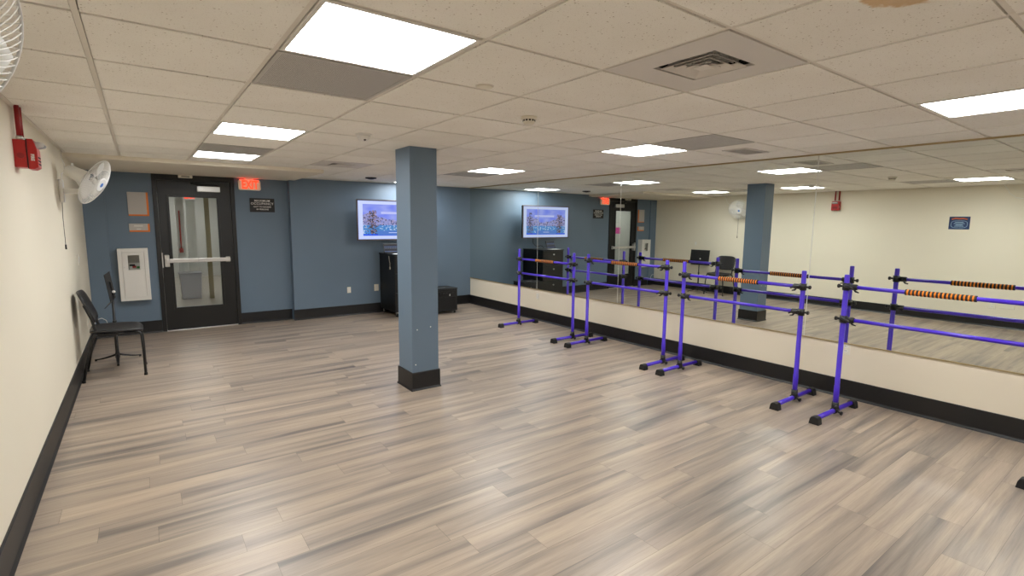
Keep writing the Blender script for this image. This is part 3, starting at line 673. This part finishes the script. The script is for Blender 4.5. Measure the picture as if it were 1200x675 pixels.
# ------------------------------------------------------------------ BALLET BARRES
def make_barre():
    t = thing('ballet_barre', '', 'ballet barre', (5.31, 0, 0), 0, 'purple portable ballet barres')
    HL = .61
    for s in (-1, 1):
        q = MB(); q.rev((0, 0, .055), (0, 0, 1), [(0, .0215), (.20, .0215), (.203, .0195), (1.135, .0195), (1.143, .017)], 20); post = q.build('post', M['purple'], t, (0, s*HL, 0))
        q = MB(); q.rev((-.34, 0, .042), (1, 0, 0), [(0, .019), (.68, .019)], 18); fb = q.build('foot_bar', M['purple'], t, (0, s*HL, 0))
        for e in (-1, 1):
            q = MB(); pr = [(-.038, 0), (.038, 0), (.031, .042), (.022, .058), (.0, .065), (-.022, .058), (-.031, .042)]
            q.prism(pr, e*.375 if e < 0 else .305, -.305 if e < 0 else .375, 'yz', bev=.004); q.build('foot_cap', M['rubber'], fb)
        q = MB(); q.cyl((0, 0, .05), (0, 0, .115), .028, .026); q.cyl((-.03, 0, .042), (.03, 0, .042), .027, seg=18)
        q.cyl((0, 0, .085), (-.048, -.03, .085), .008); q.rev((-.045, -.028, .085), (-.85, -.53, 0), [(0, .016), (.016, .018), (.02, .012)], 12)
        q.cyl((0, 0, .04), (.0, -.045, .03), .008); q.rev((0, -.042, .031), (0, -1, -.2), [(0, .015), (.015, .017), (.018, .012)], 12)
        q.build('base_clamp', M['black'], t, (0, s*HL, 0))
        for nm in ('upper', 'lower'):
            q = MB(); q.cyl((0, 0, -.030), (0, 0, .030), .028); q.rev((0, s*-.020, 0), (0, -s, 0), [(0, .024), (.055, .024), (.062, .020)], 18)
            # cam lever and tightening knob
            q.tube([(-.026, 0, .006), (-.045, -s*.01, .010), (-.062, -s*.045, .004), (-.066, -s*.08, -.014)], [.010, .011, .009, .006], 8)
            q.cyl((0, s*.022, 0), (0, s*.05, .0), .009); q.rev((0, s*.046, 0), (0, s, 0), [(0, .015), (.014, .018), (.019, .012)], 12)
            q.tube([(0, -s*.06, -.02), (0, -s*.07, -.035), (0, -s*.095, -.042)], [.009, .008, .005], 8)
            o = q.build('rail_clamp', M['black'], t, (0, s*HL, 1.05 if nm == 'upper' else .828)); o['_k'] = nm
    for nm, z in (('upper', 1.05), ('lower', .828)):
        q = MB(); q.rev((0, -HL+.03, 0), (0, 1, 0), [(0, .0155), (2*HL-.06, .0155)], 18); o = q.build('rail', M['purple'], t, (0, 0, z)); o['_k'] = nm
        if nm == 'upper':
            q = MB(); n = 17; p = .4/n; prof = []; rm = []
            for k in range(n):
                y = k*p; prof += [(y, .0205), (y+.0015, .0225), (y+p*.56, .0225), (y+p*.60, .0215), (y+p*.97, .0215)]; rm += [0, 0, 1, 1, 1]
            prof += [(n*p, .0215), (n*p+.001, .0225), (n*p+.012, .0225), (n*p+.013, .016)]; rm[-1] = 1; rm += [1, 0, 0, 0]
            rm = rm[:len(prof)-1]
            q.rev((0, -.2065, 0), (0, 1, 0), prof, 22, True, 0, True, rm); gp = q.build('foam_grip', [M['foam_black'], M['foam_orange']], o); gp['label'] = 'orange and black ringed foam grip'
    return t
proto = make_barre()
BAR = [(5.31, 5.66, 1.045, .010, 'purple portable ballet barre at the far end, standing nearest the TV corner'),
       (5.31, 4.15, 1.118, .015, 'purple ballet barre second from the far end, before the reflected door'),
       (5.30, 2.69, 1.055, .006, 'purple ballet barre standing before the reflected blue column'),
       (5.235, 1.11, 1.100, -.020, 'purple ballet barre nearest the camera, cut by the right edge')]
barres = [proto]+[copy_tree(proto) for _ in BAR[1:]]
for o, (x, y, z, rz, l) in zip(barres, BAR):
    o.location = (x, y, 0); o.rotation_euler = (0, 0, rz); o['label'] = l
    for c in o.children:
        if c.get('_k') == 'upper': c.location.z = z
        if '_k' in c: del c['_k']

# ------------------------------------------------------------------ CHAIR
t = thing('chair', 'black plastic chair with tubular legs against the cream wall', 'chair', (0.02, 6.57, 0))
# shell seat: slightly dished
def shell(nu, nv, fn, th, name, m, parent):
    q = MB(); g_ = [[q.bm.verts.new(fn(i/(nu-1), j/(nv-1))) for j in range(nv)] for i in range(nu)]
    for i in range(nu-1):
        for j in range(nv-1): q.bm.faces.new((g_[i][j], g_[i+1][j], g_[i+1][j+1], g_[i][j+1])).smooth = True
    o = q.build(name, m, parent); s = o.modifiers.new('thickness', 'SOLIDIFY'); s.thickness = th; s.offset = 0
    return o
def sup(u, v, pw=5.0):                      # square -> rounded rectangle
    a, b = u*2-1, v*2-1; k = max(abs(a), abs(b)); 
    if k < 1e-6: return 0, 0
    n = (abs(a/k)**pw+abs(b/k)**pw)**(1/pw); return a/n, b/n
def seat_fn(u, v):
    a, b = sup(u, v); x = .305+a*.215; y = b*.232
    z = .475+.012*(b*b)-.012*(1-a*a)*(1-b*b)+(-.022*max(0, a-.65)/.35*max(0, a-.65)/.35)-.006*a
    return Vector((x, y, z))
shell(17, 17, seat_fn, .022, 'seat', M['chair_plastic'], t)
def back_fn(u, v):
    a, b = sup(u, v, 4.5); h = .725+a*.155; x = .142-(h-.57)*.36-.02*(1-b*b)+.012
    return Vector((x, b*.228, h))
shell(15, 17, back_fn, .020, 'backrest', M['chair_plastic'], t)
for s in (-1, 1):
    y = s*.205
    q = MB(); q.tube([(.515, s*.235, 0.012), (.512, s*.222, .25), (.505, y, .425), (.488, y, .450), (.45, y, .456)], .0125, 12); l = q.build('leg', M['black_metal'], t)
    q = MB(); q.rev((.515, s*.235, 0), (0, 0, 1), [(0, .016), (.02, .0155), (.025, .012)], 12); q.build('glide', M['rubber'], l)
    q = MB(); q.tube([(.022, s*.238, .012), (.07, s*.225, .25), (.118, y, .43), (.132, y, .452), (.16, y, .456)], .0125, 12); l = q.build('leg', M['black_metal'], t)
    q = MB(); q.rev((.022, s*.238, 0), (0, 0, 1), [(0, .016), (.02, .0155), (.025, .012)], 12); q.build('glide', M['rubber'], l)
    q = MB(); q.tube([(.16, y, .455), (.30, y, .452), (.45, y, .455)], .0125, 10); q.build('seat_rail', M['black_metal'], t)
    q = MB(); q.tube([(.20, y, .458), (.155, y, .470), (.140, y, .52), (.120, y, .62), (.072, y, .76)], [.012, .013, .013, .012, .011], 12); q.build('back_upright', M['black_metal'], t)
q = MB(); q.tube([(.19, -.205, .452), (.19, .205, .452)], .010, 10); q.tube([(.42, -.205, .454), (.42, .205, .454)], .010, 10); q.build('cross_bar', M['black_metal'], t)

# ------------------------------------------------------------------ MUSIC STAND
t = thing('music_stand', 'black music stand behind the chair, seen edge on', 'music stand', (.285, 7.14, 0), math.radians(-3))
for a in (math.radians(150), math.radians(275), math.radians(35)):
    d = Vector((math.cos(a), math.sin(a), 0)); n = Vector((-d.y, d.x, 0)); q = MB(); prev = None
    L = .235
    for k in range(9):
        f = k/8; c = d*(.012+L*f); z = .062*(1-f)**1.5+.016; hw = .019-.009*f; hh = .012-.006*f+.0
        ring = [q.bm.verts.new(c+n*hw+Vector((0, 0, z-hh))), q.bm.verts.new(c+n*hw*.7+Vector((0, 0, z+hh))), q.bm.verts.new(c-n*hw*.7+Vector((0, 0, z+hh))), q.bm.verts.new(c-n*hw+Vector((0, 0, z-hh)))]
        if prev:
            for e in range(4): q.bm.faces.new((prev[e], prev[(e+1) % 4], ring[(e+1) % 4], ring[e]))
        else: q.bm.faces.new(ring)
        prev = ring
    q.bm.faces.new(list(reversed(prev))); lg = q.build('foot', M['black_metal'], t)
    q = MB(); c = d*(L+.004); q.cyl((c.x, c.y, 0), (c.x, c.y, .02), .012, .010, 12); q.build('foot_pad', M['rubber'], lg)
q = MB(); q.rev((0, 0, .04), (0, 0, 1), [(0, .022), (.05, .022), (.07, .017), (.40, .0165), (.405, .0125), (.74, .0115)], 18); q.build('pole', M['black_metal'], t)
q = MB(); q.rev((0, 0, .44), (0, 0, 1), [(0, .018), (.02, .019), (.03, .015)], 18); q.build('collar', M['black'], t)
rt = Matrix.Translation((-.012, 0, .845)) @ Matrix.Rotation(math.radians(-7), 4, 'Y')
q = MB(); q.box(-.003, .003, -.245, .245, -.145, .158, bev=.0012, mtx=rt); dk = q.build('desk', M['blackmatte'], t)
q = MB(); q.prism([(-.003, -.145), (.003, -.145), (-.060, -.200), (-.066, -.196)], -.245, .245, 'xz'); 
for v in q.bm.verts: v.co = rt @ v.co
q.build('shelf_lip', M['blackmatte'], dk)
q = MB(); q.box(.003, .018, -.02, .02, -.11, .06, bev=.003, mtx=rt); q.build('spine_bracket', M['black_metal'], t)
q = MB(); q.cyl((.02, -.022, .795), (.02, -.03, .795), .010); q.rev((.02, -.028, .795), (0, -1, 0), [(0, .014), (.010, .016), (.016, .010)], 14); k = q.build('tilt_knob', M['white'], t); k['label'] = 'pale round tilt knob'

# ------------------------------------------------------------------ TELEVISION
def tv_picture(w, h):
    """slide on the screen: white margin, blue winter town with river, dark tree at the left, caption bar"""
    px = {}
    for j in range(h):
        for i in range(w):
            u, v = (i+.5)/w, (j+.5)/h
            mx, mt, mb = .065, .085, .085
            if u < mx or u > 1-mx or v < mb or v > 1-mt:
                c = (.60, .68, 1.0)
                if u < .012 or u > .988 or v < .02 or v > .98: c = (.42, .52, .98)
            else:
                a, b_ = (u-mx)/(1-2*mx), (v-mb)/(1-mt-mb)
                n1 = mnoise.noise(Vector((u*9, v*9, 1.0))); n2 = mnoise.noise(Vector((u*34, v*34, 4.0))); n3 = mnoise.noise(Vector((u*60, v*26, 8.0)))
                c = (.24+.10*n1, .30+.10*n1, .88)                                # sky
                if .70 < b_ < .76 and .3 < a < .8: c = (.52, .56, .95)
                hill = .60+.10*math.sin(a*7+1)+.06*n1
                if b_ < hill and b_ > .30:
                    k = .5+.5*n2; c = (.18+.42*k*k, .20+.40*k*k, .45+.35*k)       # snowy town
                    if n3 > .28: c = (.05, .05, .12)
                    elif n3 < -.38: c = (.42, .30, .36)
                if b_ <= .34+.02*n1: c = (.07+.05*n2, .25+.08*n2, .62+.08*n1) if n2 < .25 else (.45, .60, .85)   # river
                tr = max(0, 1-abs(a-.16)/(.17-.08*b_))
                if b_ < .80 and n2+.9*tr > .62: c = (.05, .05, .08) if n3 < .2 else (.35, .22, .26)
                tr2 = max(0, 1-abs(a-.90)/(.13-.06*b_))
                if b_ < .86 and n2+.8*tr2 > .60: c = (.10, .09, .16)
                if b_ < .055: c = (.02, .10, .85)
                if .24 < a < .76 and .03 < b_ < .17: c = (.07, .19, .62)
                if .42 < a < .58 and .085 < b_ < .115: c = (.6, .7, .95)
            px[i, j] = c
    return px
t = thing('wall_television', 'flat television showing a blue winter town slide on the blue wall', 'television', (0, 0, 0))
def tv(x0, x1, z0, z1):
    y = 8.285; bw = .022
    B('back_shell', M['black'], t, x0+.01, x1-.01, y+.012, y+.055, z0+.01, z1-.01, bev=.006)
    q = MB()
    for a in ((x0, x0+bw, z0, z1), (x1-bw, x1, z0, z1), (x0+bw, x1-bw, z0, z0+bw), (x0+bw, x1-bw, z1-bw, z1)): q.box(a[0], a[1], y-.004, y+.014, a[2], a[3], bev=.003)
    q.build('bezel', M['bezel'], t)
    W, Hh = 120, 68; px = tv_picture(W, Hh); bm = bmesh.new(); lay = bm.loops.layers.float_color.new('slide')
    vs = [[bm.verts.new((x0+bw+(x1-x0-2*bw)*i/W, y+.004, z0+bw+(z1-z0-2*bw)*j/Hh)) for i in range(W+1)] for j in range(Hh+1)]
    for j in range(Hh):
        for i in range(W):
            f = bm.faces.new((vs[j][i], vs[j][i+1], vs[j+1][i+1], vs[j+1][i]))
            for l in f.loops: l[lay] = (*px[i, j], 1)
    me = bpy.data.meshes.new('screen'); bm.to_mesh(me); bm.free()
    m, nt, b = nodes_of('tv_slide'); at = nt.nodes.new('ShaderNodeVertexColor'); at.layer_name = 'slide'
    b.inputs['Base Color'].default_value = (.01, .01, .012, 1); b.inputs['Roughness'].default_value = .15
    nt.links.new(at.outputs['Color'], b.inputs['Emission Color']); b.inputs['Emission Strength'].default_value = .95
    me.materials.append(m); o = bpy.data.objects.new('screen', me); COL.objects.link(o); o.parent = t
    xc, zc = (x0+x1)/2, (z0+z1)/2
    B('wall_plate', M['black_metal'], t, xc-.11, xc+.11, YT-.025, YT, zc-.20, zc+.20, bev=.003)
    q = MB()
    for z in (zc-.09, zc+.09): q.tube([(xc, YT-.03, z), (xc+.16, YT-.11, z), (xc, y+.085, z)], .016, 10)
    q.box(xc-.20, xc+.20, y+.055, y+.08, zc-.13, zc-.09); q.box(xc-.20, xc+.20, y+.055, y+.08, zc+.09, zc+.13); q.box(xc-.03, xc+.03, y+.07, y+.10, zc-.13, zc+.13)
    q.build('swing_arm', M['black_metal'], t)
    q = MB(); q.tube([(4.42, y+.05, z0+.03), (4.425, y+.045, 1.23), (4.42, y+.04, 1.18), (4.38, y+.02, 1.13), (4.33, y, 1.11), (4.28, y-.02, 1.13), (4.23, y-.03, 1.12), (4.19, y-.03, 1.07)], .006, 8); q.build('power_cord', M['black'], t)
tv(3.471, 4.735, 1.281, 1.962)

# ------------------------------------------------------------------ EQUIPMENT CABINET under the TV
t = thing('equipment_cabinet', 'black rolling equipment cabinet under the wall television', 'cabinet', (4.225, 8.225, 0))
hx, y0, y1, zb, zt = .275, -.325, .325, .085, 1.06
q = MB(); q.box(-hx, -hx+.018, y0+.02, y1, zb, zt-.022); q.box(hx-.018, hx, y0+.02, y1, zb, zt-.022); q.box(-hx+.018, hx-.018, y1-.012, y1, zb, zt-.022); q.box(-hx+.018, hx-.018, y0+.02, y1-.012, zb, zb+.02); q.box(-hx+.018, hx-.018, y0+.02, y1-.012, zt-.04, zt-.022)
q.build('body', M['cabinet'], t)
B('top', M['cabinet'], t, -hx-.012, hx+.012, y0-.004, y1+.005, zt-.022, zt, bev=.003)
for z0_, z1_ in ((.74, zt-.027), (.415, .735), (zb+.003, .41)):
    dr = B('drawer', M['cabinet_front'], t, -hx+.004, hx-.004, y0, y0+.02, z0_, z1_, bev=.002)
    q = MB(); zc = z1_-.07; q.cyl((.0, y0, zc), (.0, y0-.02, zc), .007, .006, 10); q.rev((0, y0-.018, zc), (0, -1, 0), [(0, .013), (.008, .015), (.012, .009)], 14); q.build('knob', M['steel'], dr)
for sx in (-1, 1):
    for sy in (y0+.05, y1-.05):
        q = MB(); cx = sx*(hx-.05); q.cyl((cx-.012, sy, .032), (cx+.012, sy, .032), .032, seg=20); wh = q.build('caster', M['black'], t)
        q = MB(); q.box(cx-.02, cx+.02, sy-.02, sy+.02, .064, zb, bev=.003); q.box(cx-.018, cx-.014, sy-.012, sy+.012, .028, .066); q.box(cx+.014, cx+.018, sy-.012, sy+.012, .028, .066); q.build('caster_fork', M['steel'], wh)
q = MB(); q.tube([(-hx-.006, -.10, 1.02), (-hx-.008, -.12, .96), (-hx-.010, -.15, .90), (-hx-.010, -.15, .84)], .004, 8); q.cyl((-hx-.010, -.15, .84), (-hx-.010, -.15, .80), .008, seg=10); q.build('hanging_plug', M['white_plate'], t)
# tablet on a stand
t = thing('tablet', 'small dark tablet propped on top of the black equipment cabinet', 'tablet', (4.03, 8.20, 1.06), -.12)
rt = Matrix.Translation((0, 0, .006)) @ Matrix.Rotation(math.radians(-18), 4, 'X')
B('body', M['black'], t, -.135, .135, -.006, .006, 0, .165, bev=.003, mtx=rt)
q = MB()
for a in range(8):
    for c in range(5):
        q.box(-.118+a*.030, -.118+a*.030+.022, -.0072, -.006, .018+c*.027, .018+c*.027+.019, mi=(a*3+c*5) % 3, mtx=rt)
scr = q.build('control_screen', [emit('tablet_icon_blue', (.10, .16, .35, 1), .12), emit('tablet_icon_grey', (.12, .14, .2, 1), .12), emit('tablet_icon_dark', (.03, .03, .05, 1), .12)], t)
for mm in scr.data.materials: mm.node_tree.nodes['Principled BSDF'].inputs['Specular IOR Level'].default_value = .1
q = MB(); q.prism([(.012, 0), (.085, 0), (.050, .10)], -.04, .04, 'yz'); q.build('easel', M['black'], t)
tag(B('paper_sheet', M['paper'], None, 3.985, 4.215, 7.935, 8.10, 1.0601, 1.0635), 'white paper sheet lying on top of the equipment cabinet', 'paper')

# ------------------------------------------------------------------ PORTABLE SPEAKER beside the column
t = thing('portable_speaker', 'black boxy speaker on casters on the floor beyond the column', 'speaker', (4.83, 7.95, 0))
hx, hy = .235, .18
B('body', M['blackmatte'], t, -hx, hx, -hy, hy, .045, .43, bev=.012)
B('top_cap', M['black'], t, -hx-.004, hx+.004, -hy-.004, hy+.004, .43, .447, bev=.005)
B('control_panel', M['black'], t, -hx+.03, hx-.03, -hy-.006, -hy, .30, .40, bev=.002)
for x in (-.10, -.04, .02, .14):
    q = MB(); q.rev((x, -hy-.006, .36), (0, -1, 0), [(0, .013), (.012, .012), (.014, .008)], 14); q.build('control_knob', M['black_metal'], t)
B('display', M['signtext'], t, .070, .084, -hy-.008, -hy-.005, .315, .345)
B('front_grille', M['dark'], t, -hx+.03, hx-.03, -hy-.004, -hy, .075, .285, bev=.002)
q = MB(); q.tube([(-.08, -.06, .447), (-.08, -.06, .475), (-.06, -.06, .485), (.06, -.06, .485), (.08, -.06, .475), (.08, -.06, .447)], .009, 10) if False else q.box(-.07, .07, -.05, -.02, .447, .4485); q.build('handle_recess', M['steel'], t)
for sx in (-1, 1):
    for sy in (-1, 1):
        q = MB(); cx, cy2 = sx*(hx-.04), sy*(hy-.04); q.cyl((cx-.01, cy2, .022), (cx+.01, cy2, .022), .022, seg=16); wh = q.build('caster', M['black'], t)
        q = MB(); q.box(cx-.015, cx+.015, cy2-.014, cy2+.014, .040, .046); q.box(cx-.015, cx-.011, cy2-.008, cy2+.008, .02, .041); q.box(cx+.011, cx+.015, cy2-.008, cy2+.008, .02, .041); q.build('caster_fork', M['steel'], wh)

# ------------------------------------------------------------------ CAMERA, WORLD, VIEW
cam = bpy.data.cameras.new('camera'); co = bpy.data.objects.new('camera', cam); COL.objects.link(co)
yaw, pit, rol, F = .63119, .12702, .00944, 593.997
fwd = Vector((math.sin(yaw)*math.cos(pit), math.cos(yaw)*math.cos(pit), -math.sin(pit))); r0 = Vector((math.cos(yaw), -math.sin(yaw), 0)); u0 = r0.cross(fwd)
rt_ = r0*math.cos(rol)+u0*math.sin(rol); up_ = -r0*math.sin(rol)+u0*math.cos(rol)
mw = Matrix((rt_, up_, -fwd)).transposed().to_4x4(); mw.translation = (.5839, 0, 1.590); co.matrix_world = mw
cam.sensor_width = 36; cam.sensor_fit = 'HORIZONTAL'; cam.lens = F/1200*36; cam.clip_start = .02
sc.camera = co
w = bpy.data.worlds.new('world'); sc.world = w; w.use_nodes = True; w.node_tree.nodes['Background'].inputs[0].default_value = (.5, .5, .5, 1); w.node_tree.nodes['Background'].inputs[1].default_value = .05
vs = sc.view_settings; vs.view_transform = 'Standard'; vs.look = 'None'; vs.exposure = 0.0; vs.gamma = 1.0; vs.use_curve_mapping = False
sc.cycles.max_bounces = 10; sc.cycles.diffuse_bounces = 6; sc.cycles.glossy_bounces = 6; sc.cycles.transmission_bounces = 6
sc.cycles.caustics_reflective = True; sc.cycles.caustics_refractive = True; sc.cycles.sample_clamp_indirect = 8
